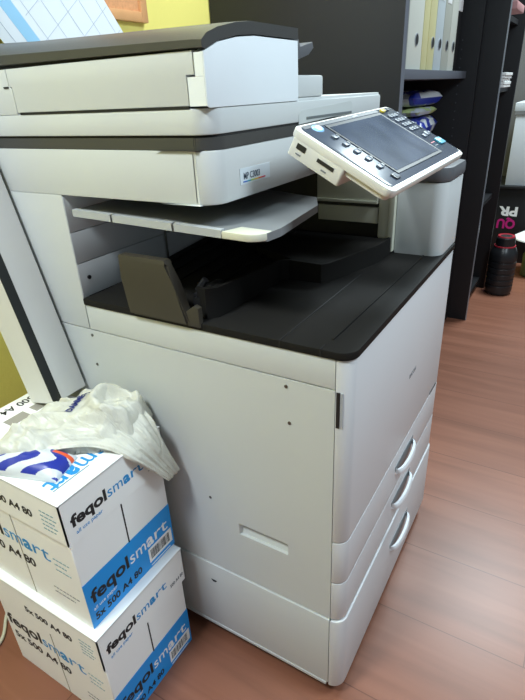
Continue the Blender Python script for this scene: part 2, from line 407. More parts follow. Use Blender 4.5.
# exit side and right structure
box('exit_housing', -.4655, -.082, .46, W-.01, ZD+.013, .9115, NBLACK, K)
bm = bmesh.new()
abox(bm, -.235, -.106, .446, .462, .801, .832, .001)
abox(bm, -.235, -.106, .440, .462, .843, .9115, .001)
abox(bm, -.235, -.106, .436, .462, .8405, .846, .0008)
done('exit_cover', bm, CREAM, K, True)
box('exit_slot', -.235, -.106, .452, .458, .832, .842, NBLACK, K)
bm = bmesh.new(); abox(bm, -.104, -.074, .444, .47, .775, .9115, .001); abox(bm, -.084, -.0725, .442, .47, .748, .9115, .001); abox(bm, -.104, -.088, .448, .47, .762, .776, .0008)
done('inner_post', bm, CREAM, K, True)
# light grey upper output tray
bm = bmesh.new()
def tz(x, y=0): return .8915 - (x+.46)*.030 + y*.02
prof = [(-.452, .004), (-.13, .004), (-.108, .020), (-.104, .05), (-.116, .19), (-.142, .240), (-.452, .30)]
tp = [bm.verts.new((x, y, tz(x, y))) for x, y in prof]; bt = [bm.verts.new((x, y + (.004 if y < .01 else 0), tz(x, y)-.011)) for x, y in prof]
bm.faces.new(tp); bm.faces.new(bt[::-1]); n = len(prof)
for i in range(n): bm.faces.new((tp[i], tp[(i+1) % n], bt[(i+1) % n], bt[i]))
done('upper_tray', bm, TRAYG, K)
bm = bmesh.new()
for x0, x1 in ((-.452, -.37), (-.366, -.252), (-.248, -.168)):
    v = [bm.verts.new(c) for c in ((x0, .002, tz(x0)-.009), (x1, .002, tz(x1)-.009), (x1, .002, tz(x1)+.0015), (x0, .002, tz(x0)+.0015), (x0, .010, tz(x0)-.009), (x1, .010, tz(x1)-.009), (x1, .010, tz(x1)+.0022), (x0, .010, tz(x0)+.0022))]
    for f in ((0, 1, 2, 3), (4, 7, 6, 5), (0, 4, 5, 1), (3, 2, 6, 7), (0, 3, 7, 4), (1, 5, 6, 2)): bm.faces.new([v[i] for i in f])
done('tray_rim', bm, GREYP, K)
bm = bmesh.new()
tip = [(-.166, .0005), (-.132, .0005)] + arc(-.132, .025, .0245, -90, 0, 7)[1:] + [(-.1075, .034), (-.156, .034)]
aprism(bm, [(x, y) for x, y in tip], 'z', 0, .0100, .002)
for v in bm.verts: v.co.z += tz(v.co.x) - .009
done('tray_tip', bm, CREAM, K, True)
# scanner
SX = -.171; SW = .61
def sout(r=.030, x0=-.196, g=0.0):
    return [(x0, 0-g), (SX-r, 0-g)] + arc(SX-r, r, r+g, -90, 0, 8)[1:] + [(SX+g, SW-.02), (SX-.02, SW), (x0, SW)]
box('scanner_body', -.66, -.1975, 0, SW, .9145, .9815, WHITE, K, .002)
prism('scanner_front', sout(), 'z', .9143, .9815, WHITE, K, .003)
def sband(x0): return [(x0, .002), (SX-.03, .002)] + arc(SX-.03, .032, .030, -90, 0, 8)[1:] + [(SX, SW-.02), (x0, SW-.02)]
prism('scanner_band', [(-.655, .0015), (-.1985, .0015), (-.1985, SW-.02), (-.655, SW-.02)], 'z', .9815, .9965, LIDM, K)
prism('scanner_band', sband(-.196), 'z', .9815, .9965, LIDM, K)
prism('scanner_seam', [(-.655, .004), (SX-.03, .004)] + arc(SX-.03, .034, .029, -90, 0, 8)[1:] + [(SX-.001, SW-.03), (-.655, SW-.03)], 'z', .9965, .9995, BLACK, K)
# model badge
box('model_badge', SX-.001, SX+.0006, .060, .140, .932, .953, mat('badge_pale_blue', (204, 214, 220), .4), K)
text('MP C3003', .0125, (SX+.0009, .068, .9385), (0, 1, 0), (0, 0, 1), mat('badge_grey_ink', (70, 84, 100), .5), K, bold=.00005, sx=.82)
for i, c in enumerate(((60, 110, 190), (50, 150, 170), (160, 190, 90), (225, 190, 70), (220, 110, 60), (200, 50, 90))):
    box('badge_stripe', SX+.0004, SX+.0011, .067+i*.0098, .067+(i+1)*.0098, .9345, .9362, mat('stripe%d' % i, c, .5), K)
# document feeder base and head
prism('feeder_base', [(-.66, 0), (SX-.028, 0)] + arc(SX-.028, .028, .028, -90, 0, 8)[1:] + [(SX, SW), (-.66, SW)], 'z', .9995, 1.0295, WHITE, K, .0025)
bm = bmesh.new()
# right hand cover with the grab recess
abox(bm, -.60, SX-.003, .236, SW, 1.026, 1.034, .002)
done('feeder_plate', bm, WHITE, K, True)
prism('grab_recess', [(.236, .9965), (.236, 1.010), (.244, 1.0155), (.448, 1.023), (.455, 1.018), (.456, 1.0035)], 'x', SX-.006, SX+.0004, mat('recess_grey', (188, 193, 192), .5), K)
box('grab_recess_shade', SX-.004, SX+.001, .262, .452, 1.002, 1.006, mat('recess_shade_grey', (100, 106, 108), .5), K)  # grey strip painting the shadow along the bottom of the recess
box('feeder_block', -.56, SX-.002, .24, .330, 1.034, 1.065, WHITE, K, .004)
headp = [(.0, 1.032), (.0, 1.088), (.03, 1.099), (.073, 1.106), (.113, 1.109), (.235, 1.109), (.235, 1.030), (.004, 1.0298)]
bm = bmesh.new(); aprism(bm, headp, 'x', -.1725, SX+.0005, .001); 
aprism(bm, [(.0, 1.0635)] + headp[1:-2] + [(.235, 1.0635)], 'x', -.185, -.1725)
aprism(bm, [(.0, 1.032), (.0, 1.0633), (.235, 1.0633), (.235, 1.03)], 'x', -.197, -.1725)
done('feeder_front', bm, mat('feeder_front_lit_white', (226, 232, 236), .38, var=.03, bump=.04), K, True)  # same white plastic in a lighter copy, stronger front light painted in
prism('feeder_side', [(-.526, 1.0325), (-.1985, 1.0325), (-.1985, 1.0655), (-.187, 1.0655), (-.187, 1.0905), (-.532, 1.0905), (-.532, 1.067), (-.526, 1.067)], 'y', 0, .234, WHITE, K, .0008)
bm = bmesh.new(); aprism(bm, [(-.66, 1.0298), (-.5275, 1.0298), (-.5275, 1.064), (-.5335, 1.068), (-.5335, 1.0905), (-.66, 1.0905)], 'y', .0005, .234, .0008); done('feeder_side', bm, WHITE, K, True)
box('feeder_slot', -.545, -.534, -.0005, .002, 1.0655, 1.068, NBLACK, K)
box('feeder_top_filler', -.655, -.186, .02, .233, 1.08, 1.105, NBLACK, K)
box('feeder_seam', -.52, -.199, -.0003, .003, 1.0293, 1.0323, BLACK, K)
# dark lid on the feeder: profile runs front to back
bm = bmesh.new()
lp = [(-.003, 1.0925), (-.003, 1.1005), (.008, 1.108), (.031, 1.115), (.07, 1.122), (.105, 1.1255), (.235, 1.1255), (.235, 1.111), (.113, 1.111), (.073, 1.108), (.03, 1.1005), (.004, 1.0915)]
L_ = [(-.66, -.003, .012), (-.56, 0.0, .008), (-.40, 0, .0045), (-.25, 0, .0015), (SX-.012, 0, 0), (SX+.001, 0, -.001)]
rows = []
for x, dy, dz in L_:
    rows.append([bm.verts.new((x, y+dy, z + (dz if 0 < i < 7 else dz*.45))) for i, (y, z) in enumerate(lp)])
for a, b in zip(rows, rows[1:]):
    for k in range(len(lp)): bm.faces.new((a[k], a[(k+1) % len(lp)], b[(k+1) % len(lp)], b[k]))
bm.faces.new(rows[0]); bm.faces.new(rows[-1][::-1])
done('feeder_lid', bm, LIDM, K, True)
bm = bmesh.new()
aprism(bm, [(.234, 1.121), (.250, 1.113), (.256, 1.103), (.298, 1.111), (.302, 1.103), (.285, 1.093), (.256, 1.087), (.236, 1.086)], 'x', -.55, SX-.006, .0015)
done('document_tray', bm, CAPG, K, True)
# front right tower under the panel
prism('front_column', [(-.0715, .455)] + [( -.006, .455)] + arc(-.006, .481, .026, -90, 0, 8)[1:] + [(.020, W-.006), (.014, W), (-.0715, W)], 'z', ZK, .8815, WHITE, K, .0015)
bm = bmesh.new()
aprism(bm, [(-.15, .452)] + [(-.006, .452)] + arc(-.006, .481, .029, -90, 0, 8)[1:] + [(.023, W-.008), (.012, W+.003), (-.15, W+.003)], 'z', .8818, .909, .007)
done('column_cap', bm, CAPG, K, True)
box('panel_mount', -.165, -.095, .27, .42, .93, .955, NBLACK, K, .004)
prism('right_filler', [(-.47, .49), (-.15, .49), (-.15, W), (-.47, W)], 'z', .90, .914, NBLACK, K)
# ---- control panel
yaw, roll, tilt = -.043, .031, .49
P0 = Vector((-.105, .089, 1.003)); U = Vector((-math.sin(yaw), math.cos(yaw), roll)); E_ = Vector((math.cos(yaw)*math.cos(tilt), math.sin(yaw)*math.cos(tilt), -math.sin(tilt)))
U.normalize(); Nn = E_.cross(U).normalized(); 
PW, PD = .331, .158
PM = Matrix((U, E_, Nn)).transposed().to_4x4(); PM.translation = P0   # local (u, e, n)
def pdone(name, bm, m, parent, smooth=False):
    bm.transform(PM); return done(name, bm, m, parent, smooth)
def rrect(u0, u1, e0, e1, r, n=5):
    return arc(u1-r, e1-r, r, 0, 90, n) + arc(u0+r, e1-r, r, 90, 180, n) + arc(u0+r, e0+r, r, 180, 270, n) + arc(u1-r, e0+r, r, 270, 360, n)
PANC = mat('panel_warm_white', (214, 214, 208), .38)
bm = bmesh.new()
aprism(bm, rrect(0, PW, 0, PD, .012), 'z', -.011, 0, .0025)
aprism(bm, rrect(.006, PW-.006, .004, PD-.006, .010), 'z', -.019, -.008, .003)
P = pdone('control_panel', bm, PANC, K, True)
def pc(name, u0, u1, e0, e1, n0, n1, m, r=0, bev=0, sm=False):
    bm = bmesh.new()
    if r: aprism(bm, rrect(u0, u1, e0, e1, r), 'z', n0, n1, bev)
    else: abox(bm, u0, u1, e0, e1, n0, n1, bev)
    return pdone(name, bm, m, P, True)
pc('port_housing', .0005, .07, .006, .090, -.034, -.008, PANC, .004, .003)
pc('under_shell', .05, .30, .02, PD-.02, -.032, -.016, PANC, .01, .004)
pc('usb_port', -.0006, .004, .016, .030, -.0205, -.0135, NBLACK)
pc('card_slot', -.0006, .004, .050, .076, -.0205, -.0160, NBLACK)
pc('port_mark', -.0003, .002, .018, .026, -.0275, -.0258, INKG)
pc('port_mark', -.0003, .002, .060, .068, -.0275, -.0258, INKG)
pc('bezel', .008, PW-.006, .005, PD-.007, -.001, .0010, BEZEL, .010, .0005)
pc('top_strip', .012, .262, .0065, .0125, .0008, .0014, CAPG)
pc('screen_frame', .0625, .258, .015, .1375, .0008, .0022, NBLACK, .002)
pc('screen', .067, .2515, .0215, .1325, .0018, .0027, SCREEN)
pc('brand_mark', .165, .182, .0075, .0105, .0013, .0017, SILV)
bm = bmesh.new(); 
bmesh.ops.create_uvsphere(bm, u_segments=20, v_segments=8, radius=1, matrix=Matrix.Translation((.041, .0165, .001)) @ Matrix.Diagonal((.0125, .0085, .0025, 1)))
pdone('home_button', bm, BLUEL, P, True)
bm = bmesh.new(); bmesh.ops.create_uvsphere(bm, u_segments=20, v_segments=6, radius=1, matrix=Matrix.Translation((.041, .0165, .0025)) @ Matrix.Diagonal((.008, .0045, .0014, 1)))
pdone('home_symbol', bm, INKW, P, True)
for e in (.036, .0545, .073, .0915, .110):
    pc('button', .040, .054, e+.0015, e+.0095, .001, .0036, BTN, .002, .0008)
    pc('button_lens', .0495, .0545, e+.003, e+.008, .003, .0042, BTND)
pc('button', .040, .055, .134, .145, .001, .0034, BTND, .002, .0008)
pc('button_lens', .043, .052, .136, .143, .003, .0038, BEZEL)
pc('button', .268, .282, .010, .017, .001, .0045, YEL, .003, .0008)
for u in (.289, .299): pc('button', u-.003, u+.003, .010, .015, .001, .0034, BTND)
for i, e in enumerate((.029, .043, .057, .071)):
    for j, u in enumerate((.275, .288, .301)):
        pc('button', u-.0048, u+.0048, e-.0035, e+.0045, .001, .0032, BTN, .0015, .0006)
        pc('button_lens', u-.0025, u+.0025, e-.001, e+.0015, .003, .0036, BTND)
pc('button', .278, .290, .090, .098, .001, .0034, BTN, .002, .0006)
pc('button', .296, .310, .086, .096, .001, .0034, BTN, .002, .0006)
for e in (.024, .04, .056, .072, .088): pc('button', .3135, .3195, e, e+.005, .001, .003, BTN, .001, .0004)
pc('start_button', .294, .318, .108, .124, .001, .0038, TEAL, .003, .0008)
pc('start_symbol', .299, .313, .113, .1155, .0035, .0042, INKW)
pc('status_mark', .270, .288, .112, .1135, .001, .0014, mat('pink_mark', (200, 110, 120), .5))
pc('status_mark', .270, .284, .120, .1215, .001, .0014, INKG)
pc('edge_strip', .012, PW-.01, PD-.0068, PD-.0050, -.001, .0013, INKW)

# ================================================================= PAPER BOXES
LB, WB, HB = .305, .215, .2725
def fine_print(rows, y, m, parent):
    """lines of print too small to read, broken into word-long dashes"""
    bm = bmesh.new()
    for a, b, z in rows:
        x = a
        while x < b:
            w_ = min(random.uniform(.004, .009), b-x+.001); abox(bm, x, x+w_, y, y+.0006, z, z+.0022); x += w_ + .0018
    done('fine_print', bm, m, parent)
def paper_box(label, x1, y1, z0, top_text=True):
    """x1,y1 = corner next to the copier, front side"""
    R_ = root('paper_box', (x1-LB/2, y1-WB/2, z0), label, 'box', 'stacked copy paper boxes')
    x0, y0 = x1-LB, y1-WB
    g = .0055
    C_ = box('carton', x0+g, x1-g, y0+g, y1-g, z0, z0+HB-.004, CARD, R_, .0012, 1)
    zl = z0 + HB - .082
    # lid: open tray turned over, walls 2.5 mm
    bm = bmesh.new()
    abox(bm, x0, x1, y0, y1, z0+HB-.004, z0+HB, .0008, 1)
    abox(bm, x1-.0022, x1, y0, y1, zl, z0+HB-.002); abox(bm, x0, x0+.0022, y0, y1, zl, z0+HB-.002)
    abox(bm, x0, x1, y0, y0+.0022, zl+.004, z0+HB-.002); abox(bm, x0, x1, y1-.0022, y1, zl, z0+HB-.002)
    Ld = done('lid', bm, CARD, R_)
    xf = x1 + .0003; Y = (0, 1, 0); Z = (0, 0, 1)
    # front (+X) face : lid
    def logo(xa, wd, hh, o, xd, ink, c2, par, b=.0010, b2=.0):
        xd_ = Vector(xd)
        for body, f0, f1, m_, bb in (('feqol', 0, .455, ink, b), ('sm', .475, .685, c2, b2), ('a', .700, .795, c2, b*1.1), ('rt', .815, 1, c2, b2)):
            fit(body, wd*(f1-f0), hh, Vector(o) + xd_*(wd*f0), xd, (0, 0, 1), m_, par, bb)
    logo(0, .150, .029, (xf, y0+.013, z0+HB-.052), Y, INK, INKB, Ld)
    text('all use paper', .010, (xf, y0+.018, z0+HB-.068), Y, Z, INKB, Ld)
    text('500 A4 80', .011, (xf, y0+.172, z0+HB-.066), Y, Z, INKG, Ld, bold=.0002, sx=.8)
    # carton front : centre join, blue band
    box('carton_join', x1-g-.0005, xf-g+.0006, y0+.107, y0+.1092, z0+.100, zl, BLACK, C_)
    box('blue_band', x1-g-.001, x1-g+.0004, y0+g, y1-g, z0+.0015, z0+.101, BLUEBAND, C_)
    xb = x1 - g + .0006
    logo(0, .184, .038, (xb, y0+.014, z0+.052), Y, INK, INKW, C_)
    text('all use paper', .010, (xb, y0+.014, z0+.036), Y, Z, INKW, C_)
    fit('5x 500 A4 80', .108, .020, (xb, y0+.014, z0+.014), Y, Z, INK, C_, .0005)
    lb = box('barcode_label', xb-.0002, xb+.0002, y1-.072, y1-.010, z0+.014, z0+.046, CARD, C_)
    for k in range(18):
        yy = y1-.067 + k*.0028
        box('barcode_label', xb+.0001, xb+.0004, yy, yy+random.choice((.0008, .0014, .0018)), z0+.020, z0+.041, INK, C_) if False else None
    bm = bmesh.new()
    for k in range(18):
        yy = y1-.067 + k*.0028; abox(bm, xb, xb+.0005, yy, yy+random.choice((.0008, .0014, .0018)), z0+.020, z0+.041)
    done('barcode', bm, INK, C_)
    box('fine_print', xb-.0001, xb+.0003, y1-.070, y1-.018, z0+.0055, z0+.0075, INKW, C_)
    # left (-Y) face
    yf = y0 - .0003; X = (1, 0, 0)
    fit('5x 500 A4 80', .125, .020, (x1-.195, yf, z0+HB-.052), X, Z, INK, Ld, .0005)
    fine_print([(x1-.048, x1-.048+w_, z0+HB-.029-k*.0085) for k, w_ in enumerate((.030, .034, .028, .032, .026))], yf, INKT, Ld)
    yb = y0 + g - .0004
    logo(0, .222, .044, (x1-.292, yb, z0+.120), X, INK, INKB, C_, b2=-.0002)
    fit('5x 500 A4 80', .165, .027, (x1-.285, yb, z0+.080), X, Z, INK, C_, .0005)
    fine_print([(x1-.062, x1-.062+w_, z0+.132-k*.012) for k, w_ in enumerate((.036, .028, .034))], yb, INKT, C_)
    fine_print([(x1-.085, x1-.085+w_, z0+.056-k*.011) for k, w_ in enumerate((.060, .048))], yb, INKG, C_)
    box('carton_join', x1-.150, x1-.1484, yb-.0002, yb+.001, z0+.002, zl, mat('join_line', (150, 146, 130), .7), C_)  # thin line of the seam in the side face
    # top
    zt = z0 + HB + .0003
    if top_text:
        T = dict(yd=(-1, 0, 0)); xd = (0, -1, 0)
        # reads from the wall side
        for body, ya, wd, m_, b in (('rt', .050, .032, INKB, .0006), ('a', .073, .021, INKB, .0022), ('sm', .125, .048, INKB, .0002), ('feqol', .205, .076, INK, .0020)):
            fit(body, wd, .048, (x1-.055, y0+ya, zt), (0, -1, 0), (1, 0, 0), m_, Ld, b)
        box('fine_print', x1-.030, x1-.028, y0+.018, y0+.085, zt-.0002, zt+.0002, INKT, Ld)
        fit('5x 500 A4 80', .125, .024, (x0+.014, y0+.206, zt), (0, -1, 0), (1, 0, 0), INK, Ld, .0004)
        box('barcode', x0+.048, x0+.073, y0+.095, y0+.135, zt-.0002, zt+.0002, BROWNC, Ld)
        box('barcode', x0+.048, x0+.071, y0+.148, y0+.180, zt-.0002, zt+.0002, BROWNC, Ld)
    return R_
paper_box('white copy paper box with blue band standing on the floor, bottom of the stack', -.296, -.0345, 0, False)
paper_box('white copy paper box with blue band, top of the stack, crumpled bag on it', -.308, -.0260, HB+.0005, True)
ZB2 = 2*HB + .0005

# ================================================================= LEANING CARTON
tilt_c = math.atan(.244)
CR = root('tall_carton', (-.573, -.0435, ZB2+.001), 'tall narrow white carton with black edge strip leaning back beside the copier', 'carton', local=True)
CR.rotation_euler = (0, -tilt_c, 0)
CT, CWD, CH = .071, .073, .86
o = box('carton_body', 0, CT, -CWD/2, CWD/2, 0, CH, CART, CR, .0012, 1)
box('black_strip', CT-.001, CT+.0005, -CWD/2-.0003, -CWD/2+.017, .0, CH, CARTB, CR)
text('K', .026, (CT+.0007, .0215, .372), (0, 1, 0), (0, 0, 1), MAGENTA, CR, align='RIGHT', bold=.0012, name='magenta_mark')

# ================================================================= PLASTIC BAG
poly = [(-.475, -.229), (-.494, -.19), (-.499, -.14), (-.494, -.088), (-.475, -.03), (-.44, -.0055), (-.345, -.0055), (-.324, -.03), (-.318, -.075), (-.335, -.12), (-.37, -.145), (-.395, -.170), (-.420, -.215)]
def inside(x, y):
    c = False; n = len(poly)
    for i in range(n):
        (x0, y0), (x1, y1) = poly[i], poly[i-1]
        if (y0 > y) != (y1 > y) and x < (x1-x0)*(y-y0)/(y1-y0)+x0: c = not c
    return c
def sdist(x, y):
    d = 9; n = len(poly)
    for i in range(n):
        a = Vector(poly[i-1]); b = Vector(poly[i]); p = Vector((x, y)); t = max(0, min(1, (p-a).dot(b-a)/(b-a).length_squared))
        d = min(d, (a+(b-a)*t-p).length)
    return d if inside(x, y) else -d
def ridge(v, s, seed):
    return 1 - abs(noise.noise(Vector((v[0]*s, v[1]*s, seed))))*2.2
def bagz(x, y):
    d = sdist(x, y) + .006*noise.noise(Vector((x*60, y*60, 3)))
    if d < -.002: return None
    t = max(0, min(1, d/.030)); dome = .034*(t*(2-t))**.55
    # sheets pulled towards the tail: long creases run that way
    u = .78*x + .62*y; v = -.62*x + .78*y
    w1 = noise.noise(Vector((u*7, v*38 + .8*noise.noise(Vector((u*14, v*14, 7))), 1.7)))
    w2 = noise.noise(Vector((u*16, v*75, 8.1)))
    fold = .016*(1 - abs(w1)*3.4) - .003 + .0028*w2 + .006*noise.noise(Vector((x*16, y*16, 4)))
    fold += .0016*(1-abs(noise.noise(Vector((x*55, y*55, 2))))*3)
    m = math.exp(-(math.hypot((x+.427)/.026, (y+.080)/.048))**4); fold *= 1-m; dome = dome*(1-m) + .046*m*min(1, t*1.5)
    lx, ly = -.366, -.052; e = math.hypot((x-lx)/.046, (y-ly)/.040)
    loop = .016*math.exp(-((e-.95)/.26)**2) - .006*math.exp(-(e/.45)**2) + .008*math.exp(-e*e)
    return ZB2 + .0012 + max(0, dome + fold*t + loop*min(1, t*1.6))
bm = bmesh.new(); NXg, NYg = 130, 130; gv = {}
for i in range(NXg+1):
    for j in range(NYg+1):
        x = -.510 + .200*i/NXg; y = -.240 + .236*j/NYg
        z = bagz(x, y)
        if z is not None:
            yy = min(y, -.006)
            gv[i, j] = bm.verts.new((x, yy, z))
for i in range(NXg):
    for j in range(NYg):
        q = [gv.get(k) for k in ((i, j), (i+1, j), (i+1, j+1), (i, j+1))]
        if all(q): bm.faces.new(q)
# tail that hangs over the lid's edge, gathered in pleats
up = [(-.405, -.055, .588), (-.370, -.040, .588), (-.340, -.032, .580), (-.314, -.034, .560), (-.302, -.032, .528), (-.293, -.026, .490), (-.284, -.018, .456)]
lo = [(-.425, -.195, .562), (-.385, -.165, .565), (-.350, -.135, .560), (-.320, -.120, .552), (-.297, -.108, .534), (-.289, -.080, .496), (-.284, -.050, .454)]
def cr(P, t):
    n = len(P)-1; s = min(int(t*n), n-1); f = t*n - s
    p0, p1, p2, p3 = [Vector(P[max(0, min(n, s+k))]) for k in (-1, 0, 1, 2)]
    return .5*((2*p1) + (p2-p0)*f + (2*p0-5*p1+4*p2-p3)*f*f + (3*p1-p0-3*p2+p3)*f**3)
NT, NU = 60, 44; tg = []
for i in range(NT+1):
    t = i/NT; a = cr(up, t); b = cr(lo, t); row = []
    nrm = Vector((.35+.6*t, -.1, .9-.8*t)).normalized()
    for j in range(NU+1):
        u = j/NU; p = a.lerp(b, u)
        amp = .0060*(1-t*.55)
        p += nrm*(amp*(1-2.6*abs(noise.noise(Vector((u*6.5, t*1.6, 3.3))))) + .007*math.sin(u*PI)*(1-t)**.7 + .0016*noise.noise(Vector((u*22, t*5, 1))) - amp*.5)
        p.y = min(p.y, -.0045)
        row.append(bm.verts.new(p))
    tg.append(row)
for a, b in zip(tg, tg[1:]):
    for j in range(NU): bm.faces.new((a[j], a[j+1], b[j+1], b[j]))
me = bpy.data.meshes.new('plastic_bag'); bm.to_mesh(me); bm.free()
for p in me.polygons: p.use_smooth = True
bag = link('plastic_bag', me, BAG)
tag(bag, 'crumpled white plastic bag lying on the top paper box against the copier', 'bag')
sd = bag.modifiers.new('s', 'SOLIDIFY'); sd.thickness = .0006; sd.offset = 1
pr = fit('DAMMETO', .072, .0155, (-.412, -.114, 0), (-.36, .93, 0), (-.93, -.36, 0), INKN, bag, .0006)
for v in pr.data.vertices:
    zb_ = bagz(v.co.x, v.co.y)
    v.co.z = (zb_ if zb_ is not None else ZB2+.03) + .0022
# ---- blue and white packet under the bag
bm = bmesh.new(); NP = 110; rowsT = []; rowsB = []
pc0 = Vector((-.398, -.218, 0)); ax = Vector((.78, .62, 0)).normalized()
ax = Vector((.93, .30, 0)).normalized(); ay = Vector((-ax.y, ax.x, 0))
def pk(u, v):
    # u,v in -1..1
    L1, L2 = .064, .030
    p = Vector((-.418, -.200, 0)) + ax*(u*L1) + ay*(v*L2)
    t = max(0, (1-abs(u)**3)*(1-abs(v)**2.4))
    return p, .024*t**.5 + .0025*noise.noise(Vector((u*3, v*3, 2)))*t
for i in range(NP+1):
    rt_, rb_ = [], []
    for j in range(NP+1):
        u = -1+2*i/NP; v = -1+2*j/NP; p, h = pk(u, v)
        z0 = ZB2 + .0008
        rt_.append(bm.verts.new((p.x, p.y, z0+.0012+h))); rb_.append(bm.verts.new((p.x, p.y, z0)))
    rowsT.append(rt_); rowsB.append(rb_)
def zig(u, v):
    k = (u*1.25 + .55*abs(v*1.4 - .1) + .12*math.sin(5*v)) % 1.0
    return 1 if k < .50 and abs(v) < .95 else 0
for i in range(NP):
    for j in range(NP):
        f = bm.faces.new((rowsT[i][j], rowsT[i+1][j], rowsT[i+1][j+1], rowsT[i][j+1]))
        u = -1+2*(i+.5)/NP; v = -1+2*(j+.5)/NP
        f.material_index = zig(u, v)
        if abs(v-.55) < .14 and u > .55: f.material_index = 2
        bm.faces.new((rowsB[i][j], rowsB[i][j+1], rowsB[i+1][j+1], rowsB[i+1][j]))
for i in range(NP):
    bm.faces.new((rowsT[i][0], rowsB[i][0], rowsB[i+1][0], rowsT[i+1][0])); bm.faces.new((rowsT[i][NP], rowsT[i+1][NP], rowsB[i+1][NP], rowsB[i][NP]))
    bm.faces.new((rowsT[0][i], rowsT[0][i+1], rowsB[0][i+1], rowsB[0][i])); bm.faces.new((rowsT[NP][i], rowsB[NP][i], rowsB[NP][i+1], rowsT[NP][i+1]))
o = done('plastic_packet', bm, [PACKW, PACKB, ORANGE], None, True)
tag(o, 'flat blue and white printed packet half under the crumpled bag', 'packet')

# ================================================================= WALL ITEMS
# corkboard
CB = root('corkboard', (WX+.010, .30, 1.30), 'cork notice board with pale wooden frame on the yellow wall', 'notice board')
cz = 1.212; cy = .615
box('cork_sheet', WX+.001, WX+.010, .26, cy-.02, cz+.02, 1.75, CORK, CB)
bm = bmesh.new()
for a in ((.262, cy-.022, cz, cz+.022), (.262, cy-.022, 1.75, 1.772), (cy-.022, cy, cz, 1.772), (.24, .262, cz, 1.772)):
    abox(bm, WX+.001, WX+.018, a[0], a[1], a[2], a[3], .002)
done('board_frame', bm, CFRAME, CB, True)
# big planner sheet, rotated on the wall
SH = root('wall_planner', (WX+.02, .25, 1.30), 'large white planner sheet with blue ruled band pinned askew on the wall', 'poster', local=True)
SH.rotation_euler = (math.radians(38), 0, 0); SH.location = (WX+.021, .350, 1.170)
PAPER2 = PAPER
box('sheet', 0, .0008, -.14, .14, -.22, .60, PAPER, SH)
box('blue_band', .0008, .0011, -.095, -.068, -.22, .60, mat('pale_blue_print', (150, 200, 232), .6), SH)
bm = bmesh.new()
for k in range(5): abox(bm, .0008, .0012, -.050+k*.042, -.0494+k*.042, -.21, .60)
for k in range(14): abox(bm, .0008, .0012, -.06, .135, -.19+k*.055, -.1894+k*.055)
abox(bm, .0008, .0012, -.118, -.1172, -.22, .60)
done('ruled_lines', bm, mat('line_print', (160, 172, 190), .6), SH)

# ================================================================= CABINETS
CXF = -.22
C1 = root('black_cabinet', (-.5, 1.4, 0), 'tall black open cabinet holding upright files behind the copier', 'cabinet')
box('side_panel', WX+.004, CXF, .900, .930, 0, 2.1, CABB, C1, .001)
box('front_edge', CXF, CXF+.0008, .901, .929, .05, 2.1, CABG, C1)
box('side_panel', WX+.004, CXF, 1.900, 1.930, 0, 2.1, CABB, C1, .001)
box('back_panel', WX+.004, WX+.016, .93, 1.90, 0, 2.1, CABB, C1)
for z in (1.06, .68, .36, .05):
    box('shelf', WX+.016, -.262, .93, 1.90, z, z+.026, CABG if z > 1 else CABB, C1, .001)
for z in (1.46, 1.86): box('shelf', WX+.016, -.262, .93, 1.90, z, z+.026, CABB, C1, .001)
box('top_panel', WX+.004, CXF, .90, 1.93, 2.1, 2.125, CABB, C1)
box('plinth', WX+.016, CXF-.02, .93, 1.90, 0, .05, CABB, C1)
bm = bmesh.new()
for k in range(14):
    bmesh.ops.create_cone(bm, cap_ends=True, segments=8, radius1=.003, radius2=.003, depth=.003, matrix=Matrix.Translation((-.29, 1.8995, .78+k*.032)) @ Matrix.Rotation(PI/2, 4, 'X'))
h = done('shelf_pin_holes', bm, mat('pin_hole_dark', (60, 62, 68), .6), C1)
# binders
def binder(y0, y1, m, label, hole=True, ht=.31, xs=-.275, lab=None):
    z0 = 1.0862; R_ = root('box_file', (xs-.14, (y0+y1)/2, z0), label, 'file', 'upright files on the black cabinet shelf')
    box('file_case', xs-.28, xs, y0+.002, y1-.002, z0, z0+ht, m, R_, .002)
    if hole:
        c = Matrix.Translation((xs+.0005, (y0+y1)/2+.012, z0+.078)) @ Matrix.Rotation(PI/2, 4, 'Y')
        bm = bmesh.new(); bmesh.ops.create_cone(bm, cap_ends=True, segments=20, radius1=.0165, radius2=.0165, depth=.003, matrix=c); done('ring_hole', bm, SILV, R_)
        bm = bmesh.new(); bmesh.ops.create_cone(bm, cap_ends=True, segments=20, radius1=.0135, radius2=.0135, depth=.004, matrix=c); done('hole_inside', bm, BLACK, R_)
    if lab: box('spine_label', xs, xs+.001, y0+.02, y1-.02, z0+ht-.11, z0+ht-.02, lab, R_)
    return R_
binder(1.118, 1.270, BIN_A, 'wide off-white file with round finger hole, nearest on the shelf')
binder(1.272, 1.335, BIN_B, 'narrow yellowish cream file second from the grey cabinet edge', False)
binder(1.337, 1.418, BIN_B, 'cream file with finger hole between narrow cream and pale blue files')
binder(1.420, 1.520, BIN_C, 'pale blue-white file in the middle of the shelf row', lab=INKW)
binder(1.522, 1.618, BIN_D, 'grey-green file with white spine label right of the pale blue one', lab=INKW)
binder(1.620, 1.715, BIN_A, 'light file last of the pale row before the dark one')
binder(1.725, 1.84, NBLACK, 'black file with tall white spine label at the far right of the shelf', False, .34, -.29)
tmp = [o for o in bpy.data.objects if o.get('label', '').startswith('black file with tall')][0]
box('spine_label', -.29, -.2885, 1.745, 1.838, 1.285, 1.42, INKW, tmp)
box('shelf_end_gap', -.32, -.295, .935, 1.11, 1.0862, 1.30, CABB, C1) if False else None

